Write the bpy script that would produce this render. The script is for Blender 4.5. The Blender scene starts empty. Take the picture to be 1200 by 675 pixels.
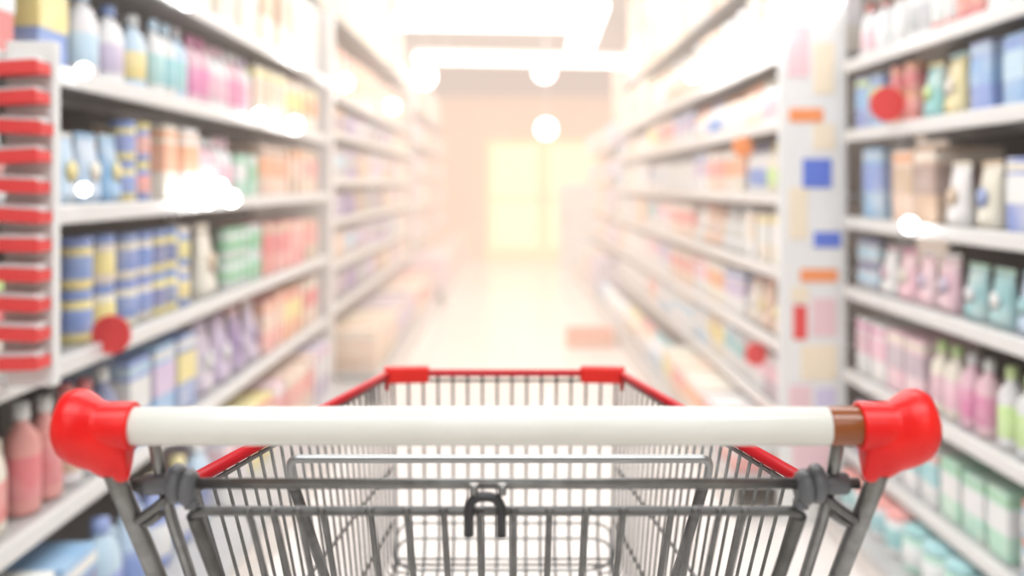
import bpy, bmesh, math, random
from mathutils import Vector, Matrix
random.seed(11)
C = bpy.context.scene.collection
PI = math.pi
H = 1.25            # eye height
F = 1100.0          # focal length in pixels of the 1200 px frame

# ------------------------------------------------------------------ materials
def mat(name, col, rough=.5, metal=0, emis=None, estr=0, coat=0, spec=.5):
    m = bpy.data.materials.new(name); m.use_nodes = True
    b = m.node_tree.nodes['Principled BSDF']
    b.inputs['Base Color'].default_value = (*col, 1)
    b.inputs['Roughness'].default_value = rough
    b.inputs['Metallic'].default_value = metal
    b.inputs['Specular IOR Level'].default_value = spec
    b.inputs['Coat Weight'].default_value = coat
    if emis:
        b.inputs['Emission Color'].default_value = (*emis, 1)
        b.inputs['Emission Strength'].default_value = estr
    return m

def noise_mix(m, c1, c2, scale, lo=.4, hi=.6, coord='Object', rough_amt=0):
    nt = m.node_tree; b = nt.nodes['Principled BSDF']
    tc = nt.nodes.new('ShaderNodeTexCoord'); nz = nt.nodes.new('ShaderNodeTexNoise')
    nz.inputs['Scale'].default_value = scale; nz.inputs['Detail'].default_value = 3
    rp = nt.nodes.new('ShaderNodeValToRGB')
    rp.color_ramp.elements[0].position = lo; rp.color_ramp.elements[0].color = (*c1, 1)
    rp.color_ramp.elements[1].position = hi; rp.color_ramp.elements[1].color = (*c2, 1)
    nt.links.new(tc.outputs[coord], nz.inputs['Vector'])
    nt.links.new(nz.outputs['Fac'], rp.inputs['Fac'])
    nt.links.new(rp.outputs['Color'], b.inputs['Base Color'])
    return m

def object_colour_mat(name, rough, blotch=.35, coat=0, scale=9):
    """printed packaging: the object's own colour with soft lighter and deeper printed areas"""
    m = mat(name, (1, 1, 1), rough, coat=coat); nt = m.node_tree; b = nt.nodes['Principled BSDF']
    oi = nt.nodes.new('ShaderNodeObjectInfo'); tc = nt.nodes.new('ShaderNodeTexCoord')
    add = nt.nodes.new('ShaderNodeVectorMath'); add.operation = 'ADD'
    mul = nt.nodes.new('ShaderNodeVectorMath'); mul.operation = 'SCALE'; mul.inputs['Scale'].default_value = 40
    cmb = nt.nodes.new('ShaderNodeCombineXYZ')
    for k in range(3): nt.links.new(oi.outputs['Random'], cmb.inputs[k])
    nt.links.new(cmb.outputs[0], mul.inputs[0])
    nt.links.new(tc.outputs['Object'], add.inputs[0]); nt.links.new(mul.outputs[0], add.inputs[1])
    nz = nt.nodes.new('ShaderNodeTexNoise'); nz.inputs['Scale'].default_value = scale; nz.inputs['Detail'].default_value = 1
    nt.links.new(add.outputs[0], nz.inputs['Vector'])
    rp = nt.nodes.new('ShaderNodeValToRGB')
    rp.color_ramp.elements[0].position = .42; rp.color_ramp.elements[0].color = (0, 0, 0, 1)
    rp.color_ramp.elements[1].position = .68; rp.color_ramp.elements[1].color = (1, 1, 1, 1)
    nt.links.new(nz.outputs['Fac'], rp.inputs['Fac'])
    sc = nt.nodes.new('ShaderNodeMath'); sc.operation = 'MULTIPLY'; sc.inputs[1].default_value = blotch
    nt.links.new(rp.outputs['Color'], sc.inputs[0])
    mx = nt.nodes.new('ShaderNodeMix'); mx.data_type = 'RGBA'
    mx.inputs['B'].default_value = (.95, .93, .88, 1)
    nt.links.new(sc.outputs[0], mx.inputs['Factor']); nt.links.new(oi.outputs['Color'], mx.inputs['A'])
    nt.links.new(mx.outputs['Result'], b.inputs['Base Color'])
    return m

M = {}
M['steel'] = mat('satin_steel', (.26, .26, .25), .34, .75)
M['steel_dark'] = mat('satin_steel_dark', (.17, .17, .165), .38, .7)
M['steel_light'] = mat('zinc_steel', (.40, .41, .41), .3, .8)
for k in ('steel', 'steel_dark'):
    c = .27 if k == 'steel' else .17
    noise_mix(M[k], (c*.8, c*.8, c*.78), (c*1.1, c*1.1, c*1.08), 60, .35, .65)
M['red'] = noise_mix(mat('red_plastic', (.8, .01, .01), .34, spec=.4), (.78, .006, .006), (.86, .014, .01), 30)
M['red_rim'] = mat('red_coated_tube', (.60, .004, .012), .34)
M['red_sleeve'] = mat('red_sleeve_plastic', (.86, .02, .012), .4)
M['handle'] = noise_mix(mat('ivory_handle_plastic', (.74, .73, .68), .22, coat=.3), (.74, .73, .67), (.78, .77, .72), 8)
M['amber'] = mat('amber_plastic', (.25, .06, .004), .25, coat=.4)
M['grey_plastic'] = mat('grey_clamp_plastic', (.13, .135, .145), .4)
M['hook'] = mat('dark_hook', (.05, .05, .053), .3, .4)
M['rubber'] = mat('rubber', (.05, .05, .05), .7)
M['pack'] = object_colour_mat('printed_pack', .45, .38)
M['label'] = object_colour_mat('printed_label', .5, .22, scale=14)
M['plastic'] = object_colour_mat('coloured_plastic', .3, .12)
M['shelf'] = noise_mix(mat('shelf_enamel', (.6, .6, .6), .35), (.50, .50, .50), (.56, .56, .55), 5)
M['shelf_dark'] = mat('rack_back_panel', (.13, .125, .125), .6)
M['rail'] = mat('price_rail', (.8, .8, .79), .3)
M['upright'] = mat('upright_enamel', (.82, .79, .76), .4)
M['cardboard'] = object_colour_mat('cardboard', .8, .25, scale=3)
M['lamp_on'] = mat('lamp_glow', (1, 1, 1), .5, emis=(1, .98, .95), estr=5)
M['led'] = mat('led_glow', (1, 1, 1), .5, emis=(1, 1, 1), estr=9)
M['housing'] = mat('lamp_housing', (.75, .75, .75), .4)
M['white'] = mat('white_card', (.86, .86, .85), .6)
M['pinkcard'] = mat('pink_card', (.88, .62, .66), .6); M['creamcard'] = mat('cream_card', (.92, .80, .62), .6); M['lilaccard'] = mat('lilac_card', (.68, .62, .82), .6)
M['redcard'] = mat('red_card', (.83, .07, .07), .5)
M['orangecard'] = mat('orange_card', (.95, .33, .12), .5)
M['bluecard'] = mat('blue_card', (.11, .2, .72), .5)
M['ceiling'] = noise_mix(mat('ceiling_paint', (.7, .72, .74), .8), (.42, .44, .46), (.48, .50, .52), 1.5)
M['wall_end'] = noise_mix(mat('peach_wall', (.9, .55, .25), .7), (.92, .46, .15), (.93, .55, .22), 1.2)
M['wall_side'] = mat('cream_wall', (.85, .80, .72), .8)
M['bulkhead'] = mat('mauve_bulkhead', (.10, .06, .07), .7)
M['door'] = mat('yellow_door', (.95, .62, .12), .6, emis=(1, .66, .25), estr=.5)  # doorway brightness put into the door as its own glow
M['glass'] = mat('door_glass', (1, .86, .5), .15, emis=(1, .74, .34), estr=.9)  # warm light of the doorway put into the glass as emission
# polished floor tiles
fl = mat('floor_tiles', (.85, .8, .76), .18)
nt = fl.node_tree; b = nt.nodes['Principled BSDF']
tc = nt.nodes.new('ShaderNodeTexCoord'); br = nt.nodes.new('ShaderNodeTexBrick')
br.offset = 0; br.inputs['Scale'].default_value = 1
br.inputs['Brick Width'].default_value = .6; br.inputs['Row Height'].default_value = .6
br.inputs['Mortar Size'].default_value = .004
br.inputs['Color1'].default_value = (.93, .88, .85, 1); br.inputs['Color2'].default_value = (.91, .87, .83, 1)
br.inputs['Mortar'].default_value = (.7, .65, .62, 1)
nt.links.new(tc.outputs['Object'], br.inputs['Vector']); nt.links.new(br.outputs['Color'], b.inputs['Base Color'])
M['floor'] = fl

# ------------------------------------------------------------------ mesh helpers
def box(bm, c, s, bev=0, seg=2):
    r = bmesh.ops.create_cube(bm, size=1)
    vs = r['verts']
    for v in vs: v.co = Vector((v.co.x*s[0]+c[0], v.co.y*s[1]+c[1], v.co.z*s[2]+c[2]))
    if bev:
        es = list({e for v in vs for e in v.link_edges})
        bmesh.ops.bevel(bm, geom=es, offset=bev, segments=seg, affect='EDGES', profile=.5)

def fillet(pts, r, n=6):
    pts = [Vector(p) for p in pts]; out = [pts[0]]
    for i in range(1, len(pts)-1):
        a, p, c = pts[i-1], pts[i], pts[i+1]
        u, w = (a-p), (c-p); d = min(r, u.length*.48, w.length*.48)
        s, e = p+u.normalized()*d, p+w.normalized()*d
        for k in range(n+1):
            t = k/n; out.append(s*(1-t)**2 + p*2*t*(1-t) + e*t*t)
    out.append(pts[-1]); return out

def tube(bm, pts, r, n=10, closed=False, flat=1):
    pts = [Vector(p) for p in pts]; N = len(pts)
    tg = []
    for i in range(N):
        a = pts[(i-1) % N] if (closed or i > 0) else pts[i]
        c = pts[(i+1) % N] if (closed or i < N-1) else pts[i]
        tg.append((c-a).normalized())
    up = Vector((0, 0, 1)) if abs(tg[0].z) < .9 else Vector((0, 1, 0))
    nrm = tg[0].cross(up).normalized(); rings = []
    for i in range(N):
        if i > 0:
            nrm = (nrm - tg[i]*nrm.dot(tg[i])).normalized()
        bn = tg[i].cross(nrm)
        rings.append([bm.verts.new(pts[i]+nrm*(math.cos(2*PI*k/n)*r)+bn*(math.sin(2*PI*k/n)*r*flat)) for k in range(n)])
    for i in range(N if closed else N-1):
        a, c = rings[i], rings[(i+1) % N]
        for k in range(n):
            f = bm.faces.new((a[k], a[(k+1) % n], c[(k+1) % n], c[k])); f.smooth = True
    if not closed:
        bm.faces.new(rings[0][::-1]); bm.faces.new(rings[-1])

def lathe(bm, prof, n=20, c=(0, 0, 0), sx=1, sy=1, axis='z'):
    rings = []
    for (r, z) in prof:
        ring = []
        for k in range(n):
            a = 2*PI*k/n; x, y = math.cos(a)*max(r, 1e-4)*sx, math.sin(a)*max(r, 1e-4)*sy
            co = (x, y, z) if axis == 'z' else ((z, x, y) if axis == 'x' else (x, z, y))
            ring.append(bm.verts.new((co[0]+c[0], co[1]+c[1], co[2]+c[2])))
        rings.append(ring)
    for a, d in zip(rings, rings[1:]):
        for k in range(n):
            f = bm.faces.new((a[k], a[(k+1) % n], d[(k+1) % n], d[k])); f.smooth = True
    bm.faces.new(rings[0][::-1]); bm.faces.new(rings[-1])

def mesh(bm, name, m):
    bmesh.ops.recalc_face_normals(bm, faces=bm.faces)
    me = bpy.data.meshes.new(name); bm.to_mesh(me); bm.free(); me.materials.append(m); return me

def obj(name, bm, m, parent=None, off=None, loc=(0, 0, 0)):
    if off: bmesh.ops.translate(bm, verts=bm.verts, vec=off)
    o = bpy.data.objects.new(name, mesh(bm, name, m)); C.objects.link(o); o.parent = parent; o.location = loc
    return o

def tag(o, label, cat, group=None):
    o['label'] = label; o['category'] = cat
    if group: o['group'] = group
    return o

def thing(name, label, cat, loc=(0, 0, 0), rz=0, group=None):
    o = bpy.data.objects.new(name, None); C.objects.link(o); o.location = loc; o.rotation_euler = (0, 0, rz)
    o.empty_display_size = .05
    return tag(o, label, cat, group)

def struct(name, bm, m):
    o = obj(name, bm, m); o['kind'] = 'structure'; return o

# ------------------------------------------------------------------ setting
CE = 3.25; YE = 15.4
bm = bmesh.new(); box(bm, (0, 5.5, -.05), (7, 20.4, .1)); struct('floor', bm, M['floor'])
bm = bmesh.new(); box(bm, (0, 5.5, CE+.05), (7, 20.4, .1)); struct('ceiling', bm, M['ceiling'])
bm = bmesh.new(); box(bm, (-3.45, 5.5, CE/2), (.1, 20.2, CE)); struct('wall_left', bm, M['wall_side'])
bm = bmesh.new(); box(bm, (3.45, 5.5, CE/2), (.1, 20.2, CE)); struct('wall_right', bm, M['wall_side'])
bm = bmesh.new(); box(bm, (0, -4.55, CE/2), (6.8, .1, CE)); struct('wall_back', bm, M['wall_side'])
# end wall with a doorway
DX0, DX1, DZ = -.42, 1.45, 1.98
bm = bmesh.new()
box(bm, ((-3.4+DX0)/2, YE+.05, CE/2), (DX0+3.4, .1, CE)); box(bm, ((3.4+DX1)/2, YE+.05, CE/2), (3.4-DX1, .1, CE))
box(bm, ((DX0+DX1)/2, YE+.05, (DZ+CE)/2), (DX1-DX0, .1, CE-DZ)); struct('wall_end', bm, M['wall_end'])
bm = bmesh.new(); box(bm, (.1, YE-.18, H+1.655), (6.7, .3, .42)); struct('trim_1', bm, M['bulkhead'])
bm = bmesh.new()
for s in (0, 1):
    x = DX0+(DX1-DX0)*(.25+.5*s); w = (DX1-DX0)/2-.02
    box(bm, (x-w/2+.04, YE+.06, DZ/2), (.08, .05, DZ)); box(bm, (x+w/2-.04, YE+.06, DZ/2), (.08, .05, DZ))
    box(bm, (x, YE+.06, DZ-.05), (w, .05, .1)); box(bm, (x, YE+.06, .1), (w, .05, .2)); box(bm, (x, YE+.06, 1.0), (w, .05, .06))
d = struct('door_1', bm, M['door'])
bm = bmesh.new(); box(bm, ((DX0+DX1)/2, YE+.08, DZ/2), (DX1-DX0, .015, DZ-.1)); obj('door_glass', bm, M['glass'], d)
bm = bmesh.new()
for s in (-1, 1): tube(bm, [((DX0+DX1)/2+s*.07, YE+.0, .85), ((DX0+DX1)/2+s*.07, YE+.0, 1.2)], .012)
obj('door_handle', bm, M['steel_light'], d)
bm = bmesh.new(); box(bm, (-3.39, 5.5, .05), (.02, 20, .1)); struct('baseboard_left', bm, M['white'])
bm = bmesh.new(); box(bm, (3.39, 5.5, .05), (.02, 20, .1)); struct('baseboard_right', bm, M['white'])

# ------------------------------------------------------------------ shopping cart
CX = -.011
OFF = (0, -1.0, 0)
cart = thing('shopping_cart', 'steel wire shopping cart with ivory handle and red end caps in the aisle', 'shopping cart', (CX, 1.0, 0))
YH = .65; ZH = H-.168
def part(name, bm, m, parent=None):
    o = obj(name, bm, m, parent or cart, OFF if parent is None or True else None)
    return o
# handle
bm = bmesh.new(); lathe(bm, [(.0128, -.272), (.0133, -.27), (.0133, .27), (.0128, .272)], 40, (0, YH, ZH), axis='x')
hb = part('handle_bar', bm, M['handle'])
bm = bmesh.new(); lathe(bm, [(.0134, .2295), (.01365, .2302), (.01365, .262), (.0134, .263)], 40, (0, YH, ZH), axis='x')
o = part('handle_sleeve', bm, M['amber'], hb); o['label'] = 'amber brown band at the right end'
def end_cap(s):
    bm = bmesh.new()
    sec = [(.2535, .0125, -.034, .0085), (.2545, .0150, -.0372, .0105), (.259, .0155, -.0392, .0125), (.266, .0160, -.0385, .0145),
           (.2735, .0178, -.0350, .0175), (.280, .0222, -.0310, .0215), (.286, .0252, -.0285, .0245), (.292, .0256, -.0258, .0250),
           (.2975, .0235, -.0225, .0228), (.3010, .0175, -.0180, .0175), (.3026, .0080, -.0090, .0085)]
    n = 28; rings = []
    for (x, zt, zb, hd) in sec:
        cz = (zt+zb)/2; hh = (zt-zb)/2; ring = []
        for k in range(n):
            a = 2*PI*k/n; sn, cs = math.sin(a), math.cos(a)
            w = hd*(1-.38*max(0, -sn)**1.3*(1 if zb < -.03 else .35))
            ring.append(bm.verts.new((s*x, YH+cs*w, ZH+cz+sn*hh)))
        rings.append(ring)
    for a, d in zip(rings, rings[1:]):
        for k in range(n):
            f = bm.faces.new((a[k], a[(k+1) % n], d[(k+1) % n], d[k])); f.smooth = True
    bm.faces.new(rings[0]); bm.faces.new(rings[-1])
    # collar that grips the handle
    p = [(.0140, s*.2505), (.0162, s*.2505), (.0168, s*.2515), (.0166, s*.270), (.0170, s*.276), (.0195, s*.281)]
    lathe(bm, p, 32, (0, YH, ZH), axis='x')
    return part('end_cap', bm, M['red'])
end_cap(-1); end_cap(1)

def Z(py, Y): return H-(py-215)*Y/F
rdz = lambda z: H-z
for s in (-1, 1):
    # outer handle post, bends back down to the rear castor
    bm = bmesh.new()
    pts = fillet([(s*.266, .650, H-.198), (s*.2585, .713, H-.298), (s*.252, .93, H-.62), (s*.255, .82, .17)], .08, 8)
    tube(bm, pts, .0066, 14, flat=1.15); part('handle_post', bm, M['steel'])
    bm = bmesh.new()
    tube(bm, fillet([(s*.2395, .655, ZH-.008), (s*.2395, .682, H-.235), (s*.2395, .728, H-.30), (s*.233, .90, H-.575)], .04), .0043, 12)
    part('inner_post', bm, M['steel'])
    # small link between posts
    bm = bmesh.new()
    tube(bm, fillet([(s*.262, .682, H-.242), (s*.258, .672, H-.2415), (s*.243, .668, H-.231), (s*.232, .674, H-.222)], .006), .0035, 10)
    tube(bm, fillet([(s*.262, .684, H-.246), (s*.252, .676, H-.2455), (s*.240, .672, H-.236)], .006), .003, 10)
    part('post_link', bm, M['steel_dark'])
    # clamp on the pivot bar
    bm = bmesh.new(); zc = H-.2135; yc = .668
    lathe(bm, [(.0062, s*.2285), (.0075, s*.2300), (.0078, s*.2480), (.0068, s*.2500)], 24, (0, yc, zc), axis='x')
    lathe(bm, [(.0100, s*.2225), (.0128, s*.2240), (.0138, s*.2260), (.0138, s*.2300), (.0120, s*.2320), (.0098, s*.2325)], 10, (0, yc, zc), axis='x')
    lathe(bm, [(.0080, s*.2125), (.0105, s*.2140), (.0128, s*.2170), (.0132, s*.2200), (.0115, s*.2228)], 14, (0, yc-.001, zc-.0025), axis='x')
    box(bm, (s*.216, yc-.002, zc-.0135), (.010, .012, .008), .003)
    part('pivot_clamp', bm, M['grey_plastic'])
# pivot bar
bm = bmesh.new(); tube(bm, [(-.258, .668, H-.2135), (.258, .668, H-.2135)], .0039, 16); part('pivot_bar', bm, M['steel'])
# gate frame (inverted U) and its rods
GZ = H-.2330; GY = .668
def gate_pt(x, dz):       # point on the sloping gate plane
    return (x, GY+dz*.65, GZ-dz)
bm = bmesh.new()
tube(bm, fillet([gate_pt(-.193, .35), gate_pt(-.2175, 0), gate_pt(.2175, 0), gate_pt(.193, .35)], .012, 6), .0036, 12)
for s in (-1, 1):
    tube(bm, [gate_pt(s*.2165, .004), gate_pt(s*.193, .35)], .0052, 12)
part('gate_frame', bm, M['steel_dark'])
bm = bmesh.new()
for o_ in (20, 62, 105, 148, 204, 232, 261, 290):
    for s in (-1, 1):
        x = s*o_*.668/F
        tube(bm, [(x, GY-.0035, GZ+.001), gate_pt(x, .012), gate_pt(x*.97, .347)], .0026, 8)
        bmesh.ops.create_uvsphere(bm, u_segments=10, v_segments=6, radius=.0034, matrix=Matrix.Translation((x, GY-.004, GZ+.0008)))
tube(bm, [gate_pt(-.205, .17), gate_pt(.205, .17)], .0022, 8); tube(bm, [gate_pt(-.195, .345), gate_pt(.195, .345)], .003, 8)
part('rear_gate', bm, M['steel_dark'])
# child seat frame
bm = bmesh.new(); Ys = .75
tube(bm, fillet([(-.1655, .90, H-.385), (-.1665, Ys+.006, H-.235), (-.1665, Ys, H-.2200), (.1690, Ys, H-.2200), (.1690, Ys+.006, H-.235), (.1675, .90, H-.385)], .016, 7), .0034, 14)
part('child_seat_frame', bm, M['steel_light'])
bm = bmesh.new()
for s in (-1, 1):
    tube(bm, [(s*.1665, Ys+.012, H-.245), (s*.1655, .90, H-.385)], .0046, 10)
tube(bm, [(-.165, .897, H-.38), (.166, .897, H-.38)], .003, 10)
part('child_seat_brace', bm, M['steel_dark'])
# hook
bm = bmesh.new(); hy = .655; k_ = .655/F
hx = (572.5-593)*k_ + 0.0045
def hp(px, py): return ((px-585)*k_ - .0 , hy, H-(py-215)*k_)
tube(bm, fillet([hp(553, 628), hp(553, 582), hp(591, 582), hp(591, 629)], .0115, 10), .0036, 14)
part('chain_hook', bm, M['hook'])
bm = bmesh.new()
for px in (559, 592): tube(bm, [hp(px, 567), hp(px, 580)], .0032, 10)
part('hook_tab', bm, M['steel'])

# basket
RR = lambda t: Vector((.2440-(.2440-.1718)*t, .745+(1.40-.745)*t, H-.2365-(.2825-.2365)*t))   # rim, half cart
BB = lambda t: Vector((.205-.052*t, .895+.41*t, H-.585+.058*t))                                # bottom edge
def mir(v, s): return Vector((v[0]*s, v[1], v[2]))
bm = bmesh.new()
loop = [mir(RR(0), -1), mir(RR(1), -1), RR(1), RR(0)]
tube(bm, fillet(loop, .015, 5), .0055, 14)
part('basket_rim', bm, M['red_rim'])
for s in (-1, 1):
    bm = bmesh.new()
    w = .0615
    cx = s*(.1718+.002-w/2)
    box(bm, (cx, 1.398, H-.2840), (w, .020, .0245), .005, 3)
    for v in bm.verts:
        if abs(v.co.x) > .158: v.co.y += (abs(v.co.x)-.158)*-.55
    box(bm, (s*.1745, 1.388, H-.288), (.006, .018, .034), .002)
    part('corner_sleeve', bm, M['red_sleeve'])
def side_panel(s):
    bm = bmesh.new(); n = 25
    for i in range(n):
        t = (i+.3)/(n-.4); a, b_ = RR(t), BB(min(1, t*1.0))
        a = a+Vector((-.001, 0, -.004))
        tube(bm, fillet([mir(a, s), mir(b_, s), mir(b_+Vector((-.03, 0, -.004)), s)], .02, 3), .00165, 6)
    for f in (.028, .52, .80):
        p = [mir(RR(t).lerp(BB(t), f), s) for t in (0.0, .5, 1.0)]
        tube(bm, p, .0022, 8)
    tube(bm, [mir(RR(0), s), mir(RR(0).lerp(BB(0), 1), s)], .0032, 8)
    part('side_panel', bm, M['steel'])
side_panel(-1); side_panel(1)
bm = bmesh.new()
FT = lambda x, f: Vector((x*(1-.10*f), 1.40-.095*f, H-.2850-.235*f))
for i in range(16):
    x = (i-7.5)*.0221
    tube(bm, fillet([FT(x, 0), FT(x, .93), FT(x, 1)+Vector((0, -.03, -.006)), FT(x, 1)+Vector((0, -.08, -.012))], .02, 3), .0021, 6)
for f in (.035,):
    tube(bm, [FT(-.168, f), FT(.168, f)], .0022, 8)
part('front_panel', bm, M['steel_dark'])
bm = bmesh.new()   # rounded loops of the low front tray
for (yt, yb, w, Yt, Yb, r) in ((613, 668, .1505, 1.325, 1.235, .03), (631, 692, .148, 1.30, 1.21, .03)):
    zt, zb = Z(yt, Yt), Z(yb, Yb); wb = w*.93
    c0 = [(0, Yt, zt), (-w, Yt, zt), (-wb, Yb, zb), (wb, Yb, zb), (w, Yt, zt), (0, Yt, zt)]
    tube(bm, fillet(c0, r, 6)[:-1], .0019, 8, closed=True)
for py, Yq in ((655, 1.262),): tube(bm, [(-.143, Yq, Z(py, Yq)), (.143, Yq, Z(py, Yq))], .0017, 8)
part('front_tray', bm, M['steel'])
bm = bmesh.new()
for i in range(14):
    x = (i-6.5)*.0221
    a, b_ = Vector((x, 1.235, H-.533)), Vector((x*1.3, .895, H-.588))
    tube(bm, [a, b_], .0017, 6)
for i in range(9):
    t = i/8; q = BB(t); tube(bm, [mir(q, -1)+Vector((0, 0, -.003)), q+Vector((0, 0, -.003))], .002, 6)
part('basket_floor', bm, M['steel'])
# chassis
bm = bmesh.new()
tube(bm, fillet([(-.255, .82, .17), (-.17, 1.40, .17), (.17, 1.40, .17), (.255, .82, .17)], .06, 6), .0105, 12)
tube(bm, [(-.245, .88, .17), (.245, .88, .17)], .009, 10)
for s in (-1, 1):
    tube(bm, fillet([(s*.250, .925, H-.605), (s*.19, 1.1, H-.60), (s*.15, 1.26, H-.575)], .05), .009, 10)
    tube(bm, fillet([(s*.15, 1.26, H-.575), (s*.165, 1.33, .45), (s*.175, 1.37, .17)], .08), .009, 10)
part('chassis', bm, M['steel'])
for s in (-1, 1):
    for (x, y) in ((.250, .84), (.172, 1.37)):
        bm = bmesh.new(); box(bm, (s*x, y, .150), (.034, .05, .012), .004)
        for q in (-1, 1): box(bm, (s*x+q*.016, y-.012, .105), (.004, .034, .085), .0015)
        lathe(bm, [(.011, .155), (.011, .165)], 14, (s*x, y, 0))
        o = part('castor', bm, M['steel_light'])
        bm = bmesh.new(); lathe(bm, [(.044, -.011), (.050, -.008), (.050, .008), (.044, .011)], 28, (s*x, y-.018, .051), axis='x')
        part('wheel', bm, M['rubber'], o)

# ------------------------------------------------------------------ goods: one prototype mesh set per kind
COL = {'white': (.86, .87, .88), 'cream': (.88, .80, .64), 'pale blue': (.45, .68, .88), 'blue': (.08, .22, .68), 'sky blue': (.16, .45, .82),
       'navy': (.06, .1, .38), 'yellow': (.92, .76, .18), 'orange': (.93, .36, .10), 'red': (.82, .06, .06), 'coral': (.92, .27, .22),
       'pink': (.90, .52, .62), 'magenta': (.80, .14, .40), 'purple': (.33, .20, .52), 'lilac': (.62, .50, .74), 'green': (.18, .58, .30),
       'mint': (.40, .78, .60), 'lime': (.58, .85, .22), 'teal': (.22, .62, .66), 'tan': (.66, .44, .24), 'brown': (.36, .19, .10),
       'grey': (.5, .5, .52), 'peach': (.93, .62, .44), 'mauve': (.52, .38, .46)}
PR = {}
def proto(kind, parts): PR[kind] = parts   # list of (name, mesh, which colour)
# all face +X, base at z=0, size in metres
bm = bmesh.new(); box(bm, (0, 0, .11), (.20, .125, .22), .004)
b2 = bmesh.new(); box(b2, (0, 0, .125), (.202, .127, .085), .0008, 1)
b3 = bmesh.new(); box(b3, (0, 0, .192), (.2016, .1266, .024), .0006, 1)
proto('carton', [('box_body', mesh(bm, 'box_body', M['pack']), 0), ('printed_panel', mesh(b2, 'printed_panel', M['label']), 1), ('printed_band', mesh(b3, 'printed_band', M['label']), 2)])
bm = bmesh.new(); lathe(bm, [(.034, 0), (.041, .004), (.042, .012), (.042, .095), (.038, .104), (.036, .106)], 20)
b2 = bmesh.new(); lathe(b2, [(.0395, .104), (.041, .106), (.041, .124), (.038, .128), (.0, .129)], 20)
b3 = bmesh.new(); lathe(b3, [(.0424, .025), (.0428, .026), (.0428, .082), (.0424, .083)], 20)
proto('jar', [('jar_body', mesh(bm, 'jar_body', M['plastic']), 0), ('lid', mesh(b2, 'lid', M['plastic']), 1), ('wrap_label', mesh(b3, 'wrap_label', M['label']), 2)])
bm = bmesh.new(); lathe(bm, [(.030, 0), (.038, .004), (.039, .015), (.039, .15), (.034, .172), (.018, .195), (.0145, .20), (.0145, .215)], 20)
b2 = bmesh.new(); lathe(b2, [(.0175, .208), (.018, .21), (.017, .245), (.0, .246)], 16)
b3 = bmesh.new(); lathe(b3, [(.0393, .035), (.0396, .036), (.0396, .13), (.0393, .131)], 20)
proto('bottle', [('bottle_body', mesh(bm, 'bottle_body', M['plastic']), 0), ('cap', mesh(b2, 'cap', M['plastic']), 1), ('wrap_label', mesh(b3, 'wrap_label', M['label']), 2)])
bm = bmesh.new()   # pillow pouch
nU, nV = 9, 10; gr = {}
for sd in (-1, 1):
    for i in range(nU):
        for j in range(nV):
            u, v = i/(nU-1)*2-1, j/(nV-1)
            th = .042*(1-abs(u)**4)*min(1, .6+v*6)*max(0, 1-v)**.55
            if v >= .999: th = .0015
            gr[sd, i, j] = bm.verts.new((sd*th, u*.066*(1-.05*math.sin(PI*v)), v*.205))
for sd in (-1, 1):
    for i in range(nU-1):
        for j in range(nV-1):
            f = bm.faces.new((gr[sd, i, j], gr[sd, i+1, j], gr[sd, i+1, j+1], gr[sd, i, j+1])); f.smooth = True
bmesh.ops.remove_doubles(bm, verts=bm.verts, dist=.0008)
bmesh.ops.holes_fill(bm, edges=bm.edges, sides=60)
b2 = bmesh.new(); box(b2, (0, 0, .212), (.003, .128, .018), .001, 1)
b3 = bmesh.new()
lathe(b3, [(.030, .0), (.034, .002), (.0, .004)], 20, (.034, 0, .10), axis='x')
proto('pouch', [('pouch_body', mesh(bm, 'pouch_body', M['pack']), 0), ('seal_strip', mesh(b2, 'seal_strip', M['plastic']), 1), ('round_label', mesh(b3, 'round_label', M['label']), 2)])
bm = bmesh.new(); lathe(bm, [(.05, 0), (.058, .006), (.06, .02), (.06, .14), (.05, .18), (.03, .205), (.018, .215), (.018, .225)], 20, sx=.72, sy=1.05)
tube(bm, fillet([(0, .03, .20), (0, .068, .205), (0, .066, .13), (0, .052, .12)], .02), .009, 8)
b2 = bmesh.new(); lathe(b2, [(.022, .220), (.023, .222), (.021, .252), (.0, .254)], 16)
b3 = bmesh.new(); lathe(b3, [(.0602, .035), (.0606, .036), (.0606, .125), (.0602, .126)], 20, sx=.72, sy=1.05)
proto('jug', [('jug_body', mesh(bm, 'jug_body', M['plastic']), 0), ('cap', mesh(b2, 'cap', M['plastic']), 1), ('wrap_label', mesh(b3, 'wrap_label', M['label']), 2)])
bm = bmesh.new(); lathe(bm, [(.036, 0), (.039, .002), (.0375, .005), (.0375, .106), (.039, .109), (.036, .111), (.034, .108)], 20)
b3 = bmesh.new(); lathe(b3, [(.0378, .012), (.0381, .013), (.0381, .098), (.0378, .099)], 20)
proto('tin', [('tin_body', mesh(bm, 'tin_body', M['steel_light']), 1), ('wrap_label', mesh(b3, 'wrap_label', M['label']), 0)])
WID = {'carton': .14, 'jar': .094, 'bottle': .09, 'pouch': .145, 'jug': .14, 'tin': .088}
HGT = {'carton': .222, 'jar': .129, 'bottle': .246, 'pouch': .221, 'jug': .254, 'tin': .111}
DEP = {'carton': .105, 'jar': .045, 'bottle': .042, 'pouch': .04, 'jug': .05, 'tin': .042}
FEAT = {'carton': 'panel', 'jar': 'lid', 'bottle': 'cap', 'pouch': 'seal', 'jug': 'cap', 'tin': 'rims'}
ORD = ['first', 'second', 'third', 'fourth', 'fifth', 'sixth', 'seventh', 'eighth', 'ninth', 'tenth', 'eleventh', 'twelfth', 'thirteenth', 'fourteenth', 'fifteenth', 'sixteenth', 'seventeenth', 'eighteenth', 'nineteenth', 'twentieth']
TENS = ['', '', 'twenty', 'thirty', 'forty', 'fifty']
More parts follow.
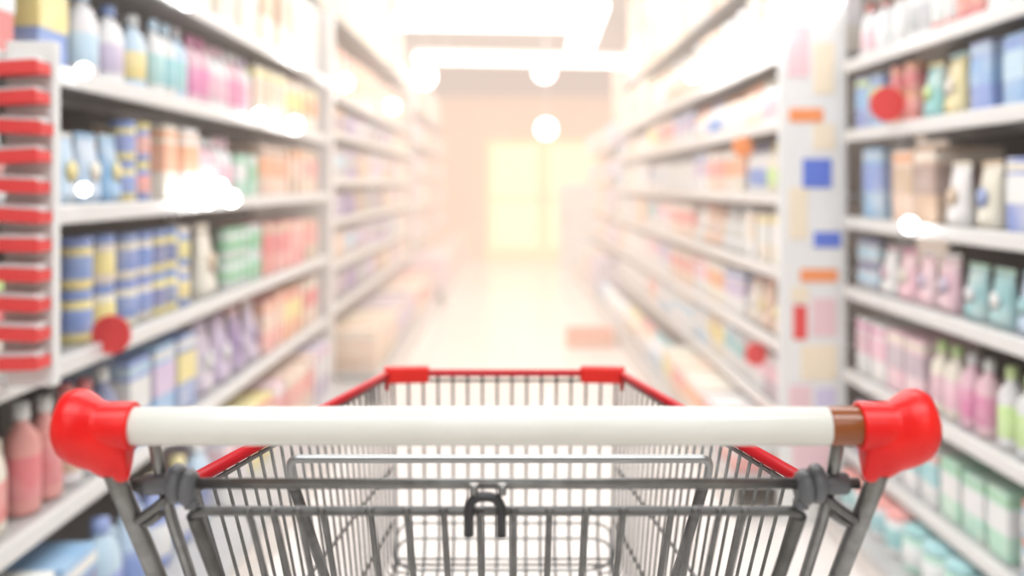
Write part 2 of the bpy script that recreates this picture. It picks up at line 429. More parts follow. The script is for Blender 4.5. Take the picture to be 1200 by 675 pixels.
def ordinal(n): return ORD[n] if n < 20 else (TENS[(n+1)//10]+'-'+ORD[(n+1) % 10-1] if (n+1) % 10 else {3: 'thirtieth', 4: 'fortieth', 5: 'fiftieth'}[(n+1)//10])

def jit(c, a=.06):
    k = 1+random.uniform(-a, a); return tuple(min(1, max(0, (x*.75+.23)*k+random.uniform(-a, a)*.3)) for x in c)+(1,)

def place(kind, x, y, z, side, cols, scale, label, group, detail=True):
    rz = (0 if side < 0 else PI)+random.uniform(-.06, .06)
    t = thing(kind, label, kind, (x, y, z), rz, group); t.scale = (scale,)*3 if not isinstance(scale, tuple) else scale
    for (nm, me, ci) in (PR[kind] if detail else PR[kind][:1]):
        o = bpy.data.objects.new(nm, me); C.objects.link(o); o.parent = t; o.color = jit(COL[cols[ci]])
    return t

class Shelf:
    """one shelf of one rack: goods stand along its front edge, counted from the camera end"""
    def __init__(s, side, xe, z, gap, name, rack): s.side, s.xe, s.z, s.gap, s.name, s.rack, s.n = side, xe, z, gap, name, rack, 0; s.maxd = .33
    def run(s, y0, y1, kind, cols, fill=.78, stack=1, detail=True, setback=.03, grow=1):
        """cols: list of (body, accent, third) triples used in turn"""
        h = s.gap*fill/stack; sc = h/HGT[kind]; sy = min(max(sc, .8), 1.45)*grow
        w = WID[kind]*sy*1.06; n = max(1, int((y1-y0)/w)); st = (y1-y0)/n
        for i in range(n):
            y = y0+st*(i+.5); cc = cols[i*len(cols)//n if len(cols) <= n else i % len(cols)]
            for k in range(stack):
                hh = random.uniform(.93, 1.0) if stack == 1 else 1
                dscale = min(sy, s.maxd/(2*DEP[kind]))
                x = s.side*(abs(s.xe)+setback+DEP[kind]*dscale)
                lv = '' if stack == 1 else ('upper ' if k else 'lower ')
                if cc[1] == cc[0]: look = f'{cc[0]} {kind}'
                else: look = f'{cc[0]} {kind} with {cc[1]} {FEAT[kind]}'
                lab = f'{lv}{look}, {ordinal(s.n)} along the {s.name} shelf of {s.rack}'
                place(kind, x, y, s.z+.001+k*(HGT[kind]*sc+.001), s.side, cc, (dscale, sy, sc*hh), lab, f'{kind}s on the {s.name} shelf of {s.rack}', detail)
            s.n += 1

def rack(name, side, xe, y0, y1, zs, deck, top, label, dep=.42, deck_x=None, back_mat='shelf_dark', posts=None):
    """gondola rack: zs are shelf-top heights of the front edge at |x| = xe"""
    r = thing('shelving_rack', label, 'shelving rack', (side*(xe+dep/2), (y0+y1)/2, 0))
    ox, oy = -side*(xe+dep/2), -(y0+y1)/2
    L = y1-y0
    bm = bmesh.new(); box(bm, (side*(xe+dep+.01), (y0+y1)/2, top/2), (.02, L-.01, top-.01)); obj('back_panel', bm, M[back_mat], r, (ox, oy, 0))
    nb = max(1, round(L/1.35))
    for i in range(nb+1):
        y = min(max(y0+L*i/nb, y0+.015), y1-.015)
        bm = bmesh.new(); box(bm, (side*(xe+dep-.02), y, top/2), (.035, .026, top), .003); obj('upright', bm, M['upright'], r, (ox, oy, 0))
    dx = deck_x if deck_x else xe
    for z in zs:
        bm = bmesh.new()
        box(bm, (side*(xe+dep/2+.01), (y0+y1)/2, z-.010), (dep-.02, L-.03, .018), .002, 1)
        box(bm, (side*(xe+dep/2+.1), (y0+y1)/2, z-.028), (.03, L-.05, .018))
        sh = obj('shelf', bm, M['shelf'], r, (ox, oy, 0))
        bm = bmesh.new(); box(bm, (side*(xe+.008), (y0+y1)/2, z-.020), (.014, L-.02, .044), .005, 2)
        obj('price_rail', bm, M['rail'], sh, (ox, oy, 0))
    bm = bmesh.new(); box(bm, (side*(dx+(xe+dep-dx)/2+.005), (y0+y1)/2, deck-.015), (xe+dep-dx-.01, L-.02, .03), .004, 1)
    sh = obj('base_deck', bm, M['shelf'], r, (ox, oy, 0))
    bm = bmesh.new(); box(bm, (side*(dx+.03), (y0+y1)/2, (deck-.03)/2+.001), (.02, L-.02, deck-.034)); obj('kick_plate', bm, M['upright'], sh, (ox, oy, 0))
    return r

RX = 1.0
def yl(px, x=1.0): return x*F/abs(px-600)
# ---- near left rack
ZL = [H+.57, H+.26, H-.05, H-.39, H-.72]; DK = H-1.08
rack('near left', -1, 1.0, 1.35, 5.12, ZL, DK, H+.95, 'long steel rack of colourful goods on the left, nearest the cart', deck_x=.78)
NL = 'near left rack'
S = Shelf(-1, 1.0, ZL[0], .40, 'top', NL)
S.run(1.8, 3.0, 'carton', [('white', 'pink', 'cream'), ('cream', 'yellow', 'white'), ('white', 'grey', 'cream')], .85, grow=1.2)
S.run(3.0, 5.0, 'carton', [('cream', 'white', 'peach'), ('cream', 'tan', 'cream'), ('white', 'cream', 'cream')], .95, grow=1.2)
S = Shelf(-1, 1.0, ZL[1], .28, 'second', NL)
S.run(1.40, 1.98, 'carton', [('white', 'yellow', 'red'), ('red', 'white', 'white')], .9)
S.run(2.0, 2.24, 'carton', [('blue', 'yellow', 'pale blue'), ('blue', 'yellow', 'white')], .86)
S.run(2.26, 2.72, 'jug', [('white', 'pale blue', 'pale blue'), ('white', 'blue', 'lilac'), ('pale blue', 'white', 'yellow')], .80)
S.run(2.74, 3.02, 'bottle', [('white', 'pale blue', 'teal'), ('pale blue', 'grey', 'teal')], .84)
S.run(3.05, 3.75, 'bottle', [('pink', 'magenta', 'magenta'), ('white', 'pink', 'pink'), ('pink', 'white', 'magenta'), ('white', 'lilac', 'pink')], .84)
S.run(3.78, 5.0, 'carton', [('cream', 'peach', 'yellow'), ('peach', 'yellow', 'cream'), ('cream', 'orange', 'yellow')], .82)
S = Shelf(-1, 1.0, ZL[2], .27, 'third', NL)
S.run(1.40, 1.98, 'pouch', [('red', 'white', 'white'), ('white', 'red', 'red')], .8)
S.run(2.02, 2.52, 'pouch', [('pale blue', 'white', 'yellow'), ('pale blue', 'sky blue', 'cream'), ('sky blue', 'pale blue', 'yellow')], .66)
S.run(2.52, 2.72, 'jar', [('yellow', 'blue', 'blue'), ('blue', 'yellow', 'coral')], .82, 2)
S.run(2.76, 3.12, 'carton', [('cream', 'orange', 'orange'), ('white', 'orange', 'peach')], .86)
S.run(3.14, 3.50, 'bottle', [('pink', 'white', 'white'), ('white', 'pink', 'pink')], .80)
S.run(3.52, 3.84, 'carton', [('mint', 'white', 'green'), ('mint', 'green', 'white')], .60)
S.run(3.86, 5.0, 'carton', [('peach', 'orange', 'brown'), ('tan', 'peach', 'orange'), ('peach', 'coral', 'tan')], .82)
S = Shelf(-1, 1.0, ZL[3], .30, 'fourth', NL)
S.run(1.40, 1.94, 'carton', [('white', 'coral', 'orange'), ('cream', 'red', 'lime')], .72)
S.run(1.96, 2.24, 'pouch', [('purple', 'lilac', 'orange'), ('lilac', 'orange', 'purple')], .72)
S.run(2.24, 2.50, 'jar', [('yellow', 'blue', 'blue'), ('cream', 'blue', 'yellow')], .86, 2)
S.run(2.53, 3.05, 'jar', [('cream', 'blue', 'blue'), ('yellow', 'blue', 'navy'), ('blue', 'cream', 'yellow')], .84, 2)
S.run(3.08, 3.42, 'pouch', [('cream', 'cream', 'tan'), ('cream', 'white', 'yellow')], .84)
S.run(3.44, 3.90, 'jar', [('white', 'green', 'green'), ('mint', 'white', 'green')], .74, 2)
S.run(3.92, 5.0, 'carton', [('coral', 'red', 'tan'), ('red', 'coral', 'peach'), ('tan', 'coral', 'coral')], .74)
S = Shelf(-1, 1.0, ZL[4], .29, 'fifth', NL)
S.run(1.40, 1.98, 'jug', [('tan', 'yellow', 'cream'), ('cream', 'tan', 'red')], .8)
S.run(2.0, 2.5, 'bottle', [('coral', 'white', 'red'), ('white', 'red', 'tan'), ('navy', 'white', 'coral')], .84)
S.run(2.52, 3.10, 'carton', [('blue', 'white', 'pale blue'), ('sky blue', 'lilac', 'white'), ('blue', 'yellow', 'white')], .84)
S.run(3.12, 3.9, 'pouch', [('lilac', 'purple', 'white'), ('purple', 'pink', 'lilac'), ('lilac', 'white', 'purple')], .84)
S.run(3.92, 5.0, 'carton', [('coral', 'peach', 'orange'), ('orange', 'yellow', 'coral'), ('peach', 'red', 'cream')], .82)
S = Shelf(-1, .93, DK, .32, 'lowest', NL)
S.run(1.42, 2.2, 'carton', [('blue', 'white', 'pale blue'), ('white', 'blue', 'sky blue'), ('sky blue', 'navy', 'white')], .82, grow=1.1)
S.run(2.22, 3.1, 'jug', [('pale blue', 'blue', 'blue'), ('blue', 'yellow', 'white'), ('pale blue', 'white', 'navy')], .84)
S.run(3.12, 4.0, 'carton', [('white', 'pink', 'lilac'), ('yellow', 'white', 'red'), ('pink', 'coral', 'white')], .8)
S.run(4.02, 5.0, 'carton', [('peach', 'coral', 'cream'), ('lilac', 'white', 'pink')], .8)

# white end upright
bm = bmesh.new(); box(bm, (-1.20, 5.20, 1.10), (.42, .09, 2.2), .01)
o = obj('divider_panel', bm, M['upright']); tag(o, 'tall off-white divider panel at the far end of the near left rack', 'panel')
# ---- middle left rack
ZM = [H+.52, H+.30, H+.03, H-.20, H-.45, H-.70]
ML = 'middle left rack'
rack('m', -1, 1.0, 5.28, 9.40, ZM, DK, H+.95, 'dim mauve-toned steel rack on the left beyond the white divider', deck_x=.72)
MC = [('mauve', 'lilac', 'grey'), ('grey', 'pale blue', 'mauve'), ('lilac', 'mauve', 'white'), ('tan', 'peach', 'mauve'), ('purple', 'grey', 'lilac')]
PC = [('peach', 'cream', 'coral'), ('cream', 'peach', 'orange'), ('coral', 'peach', 'cream')]
for i, (z, g) in enumerate(zip(ZM, (.38, .2, .24, .20, .22, .22))):
    S = Shelf(-1, 1.0, z, g, ['top', 'second', 'third', 'fourth', 'fifth', 'sixth'][i], ML)
    k = ['carton', 'jar', 'carton', 'pouch', 'carton', 'tin'][i]
    random.shuffle(MC)
    S.run(5.34, 7.6, k, [c for c in (PC if i == 0 else MC)], .8, grow=1.45 if k in ('jar', 'tin') else 1.25)
    random.shuffle(MC)
    S.run(7.62, 9.3, 'carton', (PC if i == 0 else MC[:2]+PC[:2]), .8, grow=1.5)
S = Shelf(-1, .74, DK, .34, 'lowest', ML)
S.run(5.34, 9.3, 'carton', [('tan', 'peach', 'cream'), ('mauve', 'lilac', 'peach'), ('peach', 'coral', 'cream'), ('coral', 'cream', 'peach')], .72, grow=1.6)
bm = bmesh.new(); box(bm, (-1.20, 9.47, 1.10), (.42, .09, 2.2), .01)
o = obj('divider_panel', bm, M['upright']); tag(o, 'hazy off-white divider panel further down the left side', 'panel')
# ---- far left rack
ZF = [H+.45, H+.12, H-.22, H-.56]
FL = 'far left rack'
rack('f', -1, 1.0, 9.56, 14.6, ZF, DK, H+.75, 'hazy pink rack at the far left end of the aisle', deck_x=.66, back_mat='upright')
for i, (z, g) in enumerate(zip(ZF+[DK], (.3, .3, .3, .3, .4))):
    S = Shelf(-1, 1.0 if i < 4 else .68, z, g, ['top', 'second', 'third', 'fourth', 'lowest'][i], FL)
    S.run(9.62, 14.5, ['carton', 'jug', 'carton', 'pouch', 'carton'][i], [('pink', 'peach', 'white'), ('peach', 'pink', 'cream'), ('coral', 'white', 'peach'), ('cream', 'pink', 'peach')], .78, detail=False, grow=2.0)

# ---- near right rack (set back a little)
XR = 1.2
ZR = [H+.72, H+.44, H+.19, H-.12, H-.37, H-.67, H-.95]
NR = 'near right rack'
rack('nr', 1, XR, 1.6, 3.42, ZR, .1, H+1.1, 'steel rack of blue, pink and teal packs on the right', deck_x=1.1)
def yr(px): return XR*F/(px-600)
S = Shelf(1, XR, ZR[0], .3, 'top', NR)
S.run(2.2, 3.38, 'carton', [('white', 'coral', 'red'), ('pink', 'white', 'white'), ('white', 'red', 'pink')], .8)
S = Shelf(1, XR, ZR[1], .24, 'second', NR)
S.run(1.9, 2.45, 'carton', [('red', 'white', 'coral'), ('white', 'pink', 'red')], .82)
S.run(2.47, 2.95, 'bottle', [('red', 'white', 'coral'), ('coral', 'red', 'white'), ('white', 'white', 'grey')], .84)
S.run(2.97, 3.38, 'jug', [('white', 'coral', 'white'), ('white', 'red', 'pink')], .8)
S = Shelf(1, XR, ZR[2], .21, 'third', NR)
S.run(1.8, 2.2, 'carton', [('magenta', 'pink', 'purple'), ('lilac', 'magenta', 'pink')], .86)
S.run(2.22, 2.56, 'carton', [('sky blue', 'pale blue', 'blue'), ('blue', 'sky blue', 'pale blue')], .90)
S.run(2.58, 2.86, 'pouch', [('yellow', 'teal', 'cream'), ('teal', 'yellow', 'lime')], .86)
S.run(2.88, 3.10, 'jar', [('coral', 'orange', 'red'), ('orange', 'coral', 'red')], .90, 2)
S.run(3.12, 3.38, 'carton', [('sky blue', 'lime', 'blue'), ('blue', 'sky blue', 'lime')], .9)
S = Shelf(1, XR, ZR[3], .27, 'fourth', NR)
S.run(1.8, 2.36, 'carton', [('white', 'blue', 'pale blue'), ('blue', 'white', 'cream')], .70)
S.run(2.38, 2.72, 'pouch', [('cream', 'tan', 'blue'), ('white', 'cream', 'tan')], .68)
S.run(2.74, 3.06, 'carton', [('tan', 'brown', 'cream'), ('peach', 'tan', 'orange')], .86)
S.run(3.08, 3.38, 'carton', [('sky blue', 'blue', 'pale blue'), ('blue', 'sky blue', 'navy')], .94)
S = Shelf(1, XR, ZR[4], .21, 'fifth', NR)
S.run(1.8, 2.60, 'pouch', [('teal', 'white', 'pale blue'), ('pale blue', 'teal', 'teal'), ('teal', 'mint', 'white')], .76)
S.run(2.62, 3.18, 'pouch', [('pink', 'white', 'lilac'), ('pink', 'magenta', 'cream'), ('white', 'pink', 'pink')], .82)
S.run(3.20, 3.38, 'jar', [('grey', 'navy', 'pale blue')], .84, 2)
S = Shelf(1, XR, ZR[5], .25, 'sixth', NR)
S.run(1.7, 2.42, 'bottle', [('white', 'lime', 'mint'), ('mint', 'lime', 'white'), ('white', 'lime', 'lime')], .84)
S.run(2.44, 2.8, 'bottle', [('pink', 'white', 'magenta'), ('cream', 'lime', 'pink')], .84)
S.run(2.82, 3.38, 'carton', [('pink', 'mauve', 'cream'), ('white', 'pink', 'magenta')], .8)
S = Shelf(1, XR, ZR[6], .22, 'seventh', NR)
S.run(1.66, 2.3, 'jar', [('white', 'orange', 'teal'), ('pale blue', 'coral', 'white')], .84, 2)
S.run(2.32, 3.38, 'carton', [('mint', 'white', 'green'), ('white', 'teal', 'coral'), ('lilac', 'pale blue', 'white')], .8)
S = Shelf(1, 1.13, .1, .155, 'lowest', NR)
S.run(1.66, 3.38, 'jar', [('teal', 'mint', 'white'), ('mint', 'teal', 'white'), ('white', 'coral', 'teal')], .9, grow=1.2)
# ---- middle right rack
ZQ = [H+.50, H+.24, H-.04, H-.32, H-.60, H-.86]
MR = 'middle right rack'
rack('mr', 1, 1.0, 3.52, 9.3, ZQ, .14, H+.9, 'long bright rack of pale goods on the right beyond the end panel', deck_x=.80, dep=.5, back_mat='upright')
WC = [('white', 'pale blue', 'cream'), ('cream', 'orange', 'white'), ('pale blue', 'white', 'white'), ('white', 'pink', 'coral'), ('cream', 'yellow', 'tan'), ('white', 'lilac', 'blue'), ('peach', 'coral', 'white'), ('white', 'teal', 'pale blue')]
for i, (z, g) in enumerate(zip(ZQ+[.14], (.38, .23, .25, .25, .25, .23, .22))):
    S = Shelf(1, 1.0 if i < 6 else .82, z, g, ['top', 'second', 'third', 'fourth', 'fifth', 'sixth', 'lowest'][i], MR)
    ks = ['carton', 'bottle', 'jug', 'carton', 'pouch', 'carton', 'carton'][i:]+['carton', 'jug', 'bottle', 'pouch', 'carton', 'jug', 'carton'][:i]
    y = 3.58
    for j in range(4):
        random.shuffle(WC)
        y2 = [4.2, 5.4, 7.2, 9.22][j]
        cols = WC[:3]
        if j == 0: cols = [[('cream', 'white', 'tan'), ('white', 'cream', 'cream')], [('white', 'cream', 'pink'), ('peach', 'orange', 'cream')], [('cream', 'yellow', 'lime'), ('white', 'navy', 'blue')], [('cream', 'white', 'yellow'), ('white', 'cream', 'peach')], [('peach', 'orange', 'yellow'), ('cream', 'orange', 'white')], [('mauve', 'pink', 'white'), ('white', 'pink', 'coral')], [('coral', 'white', 'red'), ('white', 'coral', 'pink')]][i]
        elif i == 0: cols = [('cream', 'white', 'peach'), ('cream', 'peach', 'white')]
        S.run(y, y2-.02, ks[j], cols, .84, grow=1.1+.25*j, detail=j < 3)
        y = y2
# end panel facing the camera
ep = thing('end_panel', 'white end panel with blue, orange and pastel printed patches beside the near right rack', 'panel', (1.11, 3.47, 0))
bm = bmesh.new(); box(bm, (0, 0, 1.0), (.25, .03, 2.0), .006); obj('board', bm, M['white'], ep)
for (px, py, w, h, mt) in ((958, 203, 34, 34, 'bluecard'), (970, 281, 32, 18, 'bluecard'), (960, 323, 44, 15, 'orangecard'), (945, 135, 40, 16, 'orangecard'), (938, 378, 16, 40, 'redcard'), (966, 372, 28, 44, 'pinkcard'), (938, 345, 20, 18, 'creamcard'), (936, 250, 22, 60, 'creamcard'), (960, 425, 42, 40, 'creamcard'), (938, 470, 26, 36, 'pinkcard'), (968, 478, 24, 46, 'lilaccard'), (936, 60, 26, 60, 'pinkcard'), (966, 80, 24, 60, 'creamcard'), (952, 540, 46, 50, 'pinkcard'), (966, 160, 26, 30, 'creamcard')):
    bm = bmesh.new(); box(bm, ((px-600)*3.45/F-1.11, -.017, H-(py-215)*3.45/F), (w*3.45/F, .004, h*3.45/F), .001, 1); obj('printed_patch', bm, M[mt], ep)
# ---- far right rack
ZG = [H+.40, H+.06, H-.28, H-.62]
FR = 'far right rack'
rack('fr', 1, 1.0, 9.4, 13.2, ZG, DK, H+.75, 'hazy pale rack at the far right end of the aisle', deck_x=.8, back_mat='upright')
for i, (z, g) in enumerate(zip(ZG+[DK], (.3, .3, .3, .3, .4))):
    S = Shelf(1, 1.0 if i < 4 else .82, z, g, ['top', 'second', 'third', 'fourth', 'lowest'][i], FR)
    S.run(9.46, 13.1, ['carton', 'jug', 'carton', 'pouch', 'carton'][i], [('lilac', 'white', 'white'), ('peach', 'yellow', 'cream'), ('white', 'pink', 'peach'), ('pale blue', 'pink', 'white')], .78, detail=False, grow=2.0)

# ---- overstock cartons on the tops (stand on storage decks)
def overstock(side, xe, y0, y1, z, rackname, rows, pal, step=.62, hh=.44):
    n = int((y1-y0)/step); st = (y1-y0)/n
    dk = thing('storage_deck', f'flat steel deck carrying overstock cartons above the {rackname}', 'shelf', (side*(xe+.29), (y0+y1)/2, z))
    bm = bmesh.new(); box(bm, (0, 0, -.015), (.58, y1-y0, .03), .004); obj('deck_board', bm, M['shelf'], dk)
    bm = bmesh.new(); box(bm, (-side*.293, 0, -.02), (.012, y1-y0, .05), .003); obj('edge_rail', bm, M['shelf_dark'], dk)
    for k in range(rows):
        for i in range(n):
            y = y0+st*(i+.5); cn = pal[(i*2+k*3) % len(pal)]
            t = thing('storage_box', f'large {cn} storage box, {ordinal(i)} along the {["lower", "middle", "upper"][k] if rows > 1 else "only"} row above the {rackname}', 'box',
                      (side*(xe+.30), y, z+.001+k*(hh+.001)), random.uniform(-.02, .02), f'storage boxes above the {rackname}')
            for (nm, me, a) in OB:
                o = bpy.data.objects.new(nm, me); C.objects.link(o); o.parent = t
                o.color = jit(COL[cn], .03) if a == 0 else jit(COL['cream' if cn != 'cream' else 'peach'], .03); o.scale = (1, st/.62*.99, hh/.44)
bm = bmesh.new(); box(bm, (0, 0, .22), (.52, .60, .438), .008)
b2 = bmesh.new(); box(b2, (0, 0, .2203), (.523, .06, .4400))
b3 = bmesh.new(); box(b3, (0, .0, .20), (.524, .22, .10), .002, 1)
OB = [('box_body', mesh(bm, 'box_body', M['cardboard']), 0), ('tape_strip', mesh(b2, 'tape_strip', M['label']), 1), ('side_label', mesh(b3, 'side_label', M['label']), 1)]
overstock(-1, 1.05, 1.9, 5.1, H+.99, 'near left rack', 2, ['cream', 'cream', 'peach', 'white'])
overstock(-1, 1.05, 5.3, 9.4, H+.99, 'middle left rack', 2, ['cream', 'white', 'cream', 'peach'])
overstock(1, 1.12, 3.6, 9.3, H+.94, 'middle right rack', 2, ['cream', 'white', 'tan', 'cream', 'peach'])
overstock(-1, 1.05, 9.6, 14.5, H+.79, 'far left rack', 1, ['cream', 'peach', 'white'])
overstock(1, 1.36, 9.5, 13.1, H+.79, 'far right rack', 2, ['cream', 'white', 'peach'])

# ------------------------------------------------------------------ striped dispenser at the left edge
st = thing('hanging_dispenser', 'tall red and white striped strip of hanging trays at the left edge', 'dispenser', (-.948, 1.83, H-.40))
bm = bmesh.new(); box(bm, (0, .03, .34), (.094, .03, .68), .003); obj('backing_card', bm, M['white'], st)
for i in range(11):
    z = .61-i*.0565
    bm = bmesh.new(); r_ = random.uniform(-.06, .06)
    box(bm, (0, -.018, 0), (.092, .055, .003)); box(bm, (0, -.044, .012), (.094, .004, .026), .0012, 1)
    for s in (-1, 1): box(bm, (s*.046, -.018, .010), (.003, .052, .022))
    o = obj('tray', bm, M['redcard'], st, loc=(random.uniform(-.004, .003), 0, z)); o.rotation_euler = (0, r_, 0)
    bm = bmesh.new(); box(bm, (0, -.016, .018), (.080, .042, .026), .002, 1)
    obj('packet', bm, M['white'], o)
# ------------------------------------------------------------------ round shelf talkers
def talker(px, py, xe, r, m, label):
    s = 1 if px > 600 else -1; Y = xe*F/abs(px-600)
    t = thing('shelf_sign', label, 'sign', (s*(xe-.02), Y, H-(py-215)*Y/F), 0, )
    bm = bmesh.new(); lathe(bm, [(r*.96, -.003), (r, -.002), (r, .002), (r*.96, .003)], 32, (0, 0, 0), axis='y'); obj('disc', bm, m, t)
    bm = bmesh.new(); box(bm, (s*.005, .004, -r*.7), (.012, .003, r*1.0)); obj('clip', bm, M['rail'], t)
talker(121, 392, 1.0, .048, M['redcard'], 'round red shelf sign sticking out from the near left rack')
talker(38, 428, 1.0, .028, M['redcard'], 'small red round shelf sign beside the striped hanging trays')
talker(1047, 122, 1.2, .055, M['redcard'], 'round red shelf sign on the near right rack')
talker(892, 415, 1.0, .045, M['redcard'], 'round red shelf sign low on the middle right rack')
talker(876, 172, 1.0, .045, M['orangecard'], 'round orange shelf sign high on the middle right rack')
# ------------------------------------------------------------------ glowing balls added where the metal price rails glint
def shelf_glint(px, py, xe, r, label):
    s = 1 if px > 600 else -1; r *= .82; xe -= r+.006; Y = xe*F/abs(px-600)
    t = thing('shelf_glint', label, 'lamp', (s*xe, Y, H-(py-215)*Y/F), 0, 'small glowing balls added for glints on the shelf edges')
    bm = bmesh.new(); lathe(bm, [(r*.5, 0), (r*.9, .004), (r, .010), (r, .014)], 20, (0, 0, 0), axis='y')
    box(bm, (s*(r*.5+.002), .006, 0), (r, .008, .010)); obj('lamp_housing', bm, M['housing'], t)  # base and bracket of the added glint ball
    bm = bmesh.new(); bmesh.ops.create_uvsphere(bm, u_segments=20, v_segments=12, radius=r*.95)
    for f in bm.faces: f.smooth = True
    obj('glint_ball', bm, M['led'], t)
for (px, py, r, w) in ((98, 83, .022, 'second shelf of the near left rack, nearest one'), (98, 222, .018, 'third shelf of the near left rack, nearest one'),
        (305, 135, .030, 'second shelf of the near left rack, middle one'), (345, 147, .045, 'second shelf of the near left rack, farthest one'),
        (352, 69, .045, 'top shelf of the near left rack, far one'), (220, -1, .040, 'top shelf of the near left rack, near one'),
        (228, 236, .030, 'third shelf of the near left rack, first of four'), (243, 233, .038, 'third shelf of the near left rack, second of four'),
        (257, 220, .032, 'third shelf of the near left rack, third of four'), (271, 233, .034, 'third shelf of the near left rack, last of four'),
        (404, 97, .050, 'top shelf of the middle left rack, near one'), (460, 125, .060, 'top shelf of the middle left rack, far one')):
    shelf_glint(px, py, 1.0, r, f'added white glint ball on the {w}')
shelf_glint(1066, 264, 1.2, .030, 'added white glint ball on the fourth shelf of the near right rack')
shelf_glint(978, 0, 1.2, .038, 'added white glint ball high on the near right rack')
# strip lamp along the top right shelf
sl = thing('strip_lamp', 'long white strip lamp glowing along the top edge of middle right rack', 'lamp', (.93, 4.1, H+.555))
bm = bmesh.new(); box(bm, (.012, 0, .032), (.05, 1.5, .02), .005); box(bm, (.045, 0, .0), (.03, .06, .07)); obj('lamp_housing', bm, M['housing'], sl)
bm = bmesh.new(); tube(bm, [(0, -.74, 0), (0, .74, 0)], .028, 14); obj('tube', bm, M['led'], sl)

# ------------------------------------------------------------------ ceiling lamps
def linear_lamp(x0, y0, x1, y1, z, label, w=.15):
    c = Vector(((x0+x1)/2, (y0+y1)/2, z)); L = math.hypot(x1-x0, y1-y0); a = math.atan2(y1-y0, x1-x0)
    t = thing('ceiling_lamp', label, 'lamp', c, a)
    bm = bmesh.new(); box(bm, (0, 0, .045), (L, w*.8, .05), .008); obj('lamp_housing', bm, M['housing'], t)
    bm = bmesh.new(); box(bm, (0, 0, -.02), (L-.02, w, .09), .03, 3); obj('diffuser', bm, M['lamp_on'], t)
    bm = bmesh.new()
    for s in (-1, 1): tube(bm, [(s*L*.35, 0, .065), (s*L*.35, 0, CE-z)], .004, 6)
    obj('hanging_rod', bm, M['housing'], t)
def pz(px, py, z): Y = (z-H)*F/(215-py); return ((px-600)*Y/F, Y)
ZC = H+1.42
a = pz(446, 24, ZC); b_ = pz(672, 27, ZC); linear_lamp(-1.04, a[1], b_[0], b_[1], ZC, 'bright hanging lamp bar across the aisle, second from the far end', .16)
a = pz(484, 66, ZC); b_ = pz(738, 71, ZC); linear_lamp(a[0], a[1], b_[0], b_[1], ZC, 'bright hanging lamp bar across the aisle, nearest the end wall', .19)
a = pz(470, -4, ZC); b_ = pz(680, 1, ZC); linear_lamp(a[0], a[1], b_[0], b_[1], ZC, 'bright hanging lamp bar across the aisle at the top of view', .09)
a = pz(694, 3, ZC+.05); b_ = pz(679, 56, ZC+.05); linear_lamp(a[0], a[1], b_[0], b_[1], ZC+.05, 'bright hanging lamp bar running along the aisle', .26)
for (x, y, nm) in ((0, 4.6, 'over the middle racks'), (0, 2.2, 'just ahead of the cart'), (0, -.4, 'above the shopper'), (0, -2.8, 'behind the shopper')):
    linear_lamp(x-.9, y, x+.9, y, 3.05, f'bright hanging lamp bar {nm}', .16)
def globe(px, py, Y, r, label):
    x, z = (px-600)*Y/F, H-(py-215)*Y/F
    t = thing('globe_lamp', label, 'lamp', (x, Y, z))
    bm = bmesh.new(); bmesh.ops.create_uvsphere(bm, u_segments=24, v_segments=14, radius=r)
    for f in bm.faces: f.smooth = True
    obj('globe', bm, M['led'], t)
    bm = bmesh.new(); tube(bm, [(0, 0, r*.9), (0, 0, CE-z)], .006, 6); lathe(bm, [(r*.4, r*.85), (r*.3, r*1.2)], 16); obj('pendant_rod', bm, M['housing'], t)
globe(640, 151, 12.6, .125, 'round white globe lamp hanging before the end wall')
globe(638, 84, 12.0, .13, 'white globe lamp partly behind the farthest lamp bar')
globe(497, 90, 9.4, .11, 'white globe lamp hanging at the upper left of the aisle end')

# ------------------------------------------------------------------ things near the end of the aisle
fr = thing('display_cabinet', 'white display cabinet standing right of the yellow doorway', 'cabinet', (1.02, 14.7, 0))
bm = bmesh.new(); box(bm, (0, 0, .63), (.55, .5, 1.26), .02); obj('cabinet_body', bm, M['white'], fr)
bm = bmesh.new(); box(bm, (0, -.255, .68), (.47, .02, 1.0), .006); dd = obj('door', bm, M['upright'], fr)
bm = bmesh.new(); tube(bm, [(-.2, -.28, .6), (-.2, -.28, .9)], .012); obj('handle', bm, M['steel_light'], dd)
cr = thing('crate', 'low coral plastic crate on the floor beside the right racks', 'crate', (.60, 7.3, 0))
bm = bmesh.new()
for s in (-1, 1):
    box(bm, (s*.17, 0, .055), (.012, .26, .10), .002); box(bm, (0, s*.124, .055), (.33, .012, .10), .002)
box(bm, (0, 0, .01), (.34, .25, .014)); obj('crate_body', bm, mat('pale_coral', (.92, .55, .42), .5), cr)
bm = bmesh.new()
for s in (-1, 1): box(bm, (0, s*.131, .106), (.35, .02, .012), .002); box(bm, (s*.172, 0, .106), (.02, .27, .012), .002)
obj('rim', bm, mat('coral_rim', (.90, .44, .34), .5), cr)

# ------------------------------------------------------------------ lights
def area(name, loc, sx, sy, power, col, rot=(0, 0, 0)):
    l = bpy.data.lights.new(name, 'AREA'); l.shape = 'RECTANGLE'; l.size = sx; l.size_y = sy; l.energy = power; l.color = col
    o = bpy.data.objects.new(name, l); C.objects.link(o); o.location = loc; o.rotation_euler = rot; return o
for (y, p) in ((-2.8, 42), (-.4, 62), (2.2, 50), (4.6, 60), (7.2, 68), (10, 66), (13, 66)):
    area('ceiling_light_source', (0, y, CE-.03), 2.6, 1.2, p, (.97, .985, 1) if y < 6 else (1, .92, .82))
w = bpy.data.worlds.new('world'); bpy.context.scene.world = w; w.use_nodes = True
nt = w.node_tree; nt.nodes['Background'].inputs['Color'].default_value = (1, .95, .9, 1); nt.nodes['Background'].inputs['Strength'].default_value = .3
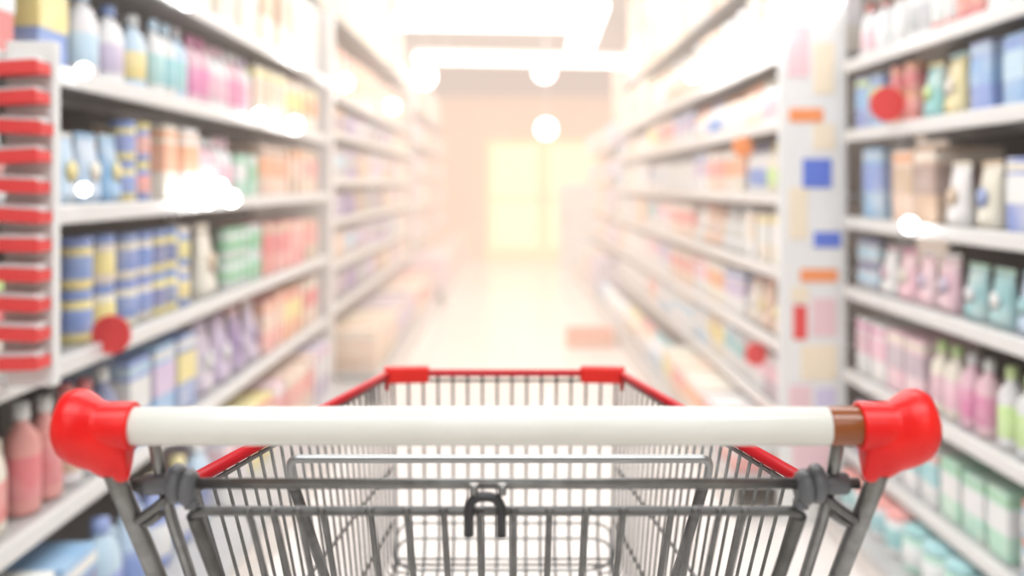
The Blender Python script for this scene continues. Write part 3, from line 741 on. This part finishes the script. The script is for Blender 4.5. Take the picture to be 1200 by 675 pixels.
# warm haze that hangs in the far part of the aisle (thickens with distance along Y in world space)
SIG = .11
ge = nt.nodes.new('ShaderNodeNewGeometry'); sp = nt.nodes.new('ShaderNodeSeparateXYZ'); mr = nt.nodes.new('ShaderNodeMapRange')
mr.interpolation_type = 'SMOOTHSTEP'
mr.inputs['From Min'].default_value = .6; mr.inputs['From Max'].default_value = 8.0; mr.inputs['To Min'].default_value = .0; mr.inputs['To Max'].default_value = SIG
nt.links.new(ge.outputs['Position'], sp.inputs[0]); nt.links.new(sp.outputs['Y'], mr.inputs['Value'])
vo = nt.nodes.new('ShaderNodeVolumeAbsorption'); vo.inputs['Color'].default_value = (0, 0, 0, 1); nt.links.new(mr.outputs[0], vo.inputs['Density'])
ms = nt.nodes.new('ShaderNodeMath'); ms.operation = 'MULTIPLY'; ms.inputs[1].default_value = 1.12; nt.links.new(mr.outputs[0], ms.inputs[0])
ve = nt.nodes.new('ShaderNodeEmission'); ve.inputs['Color'].default_value = (1.0, .82, .71, 1); nt.links.new(ms.outputs[0], ve.inputs['Strength'])
ad = nt.nodes.new('ShaderNodeAddShader'); nt.links.new(vo.outputs[0], ad.inputs[0]); nt.links.new(ve.outputs[0], ad.inputs[1])
nt.links.new(ad.outputs[0], nt.nodes['World Output'].inputs['Volume'])
try: w.cycles.volume_step_size = 1.0
except Exception: pass

# ------------------------------------------------------------------ camera
cd = bpy.data.cameras.new('camera'); cam = bpy.data.objects.new('camera', cd); C.objects.link(cam)
cam.location = (0, 0, H); cam.rotation_euler = (PI/2, 0, 0)
cd.sensor_width = 36; cd.lens = 36*F/1200; cd.shift_y = -(337.5-215)/1200
cd.clip_start = .05
cd.dof.use_dof = True; cd.dof.focus_distance = .84
cd.dof.aperture_fstop = cd.lens/1000/.0136
sc = bpy.context.scene; sc.camera = cam
sc.view_settings.view_transform = 'Standard'; sc.view_settings.look = 'None'; sc.view_settings.exposure = 0
sc.cycles.use_denoising = True; sc.cycles.max_bounces = 4; sc.cycles.diffuse_bounces = 3; sc.cycles.glossy_bounces = 3
sc.cycles.sample_clamp_indirect = 4
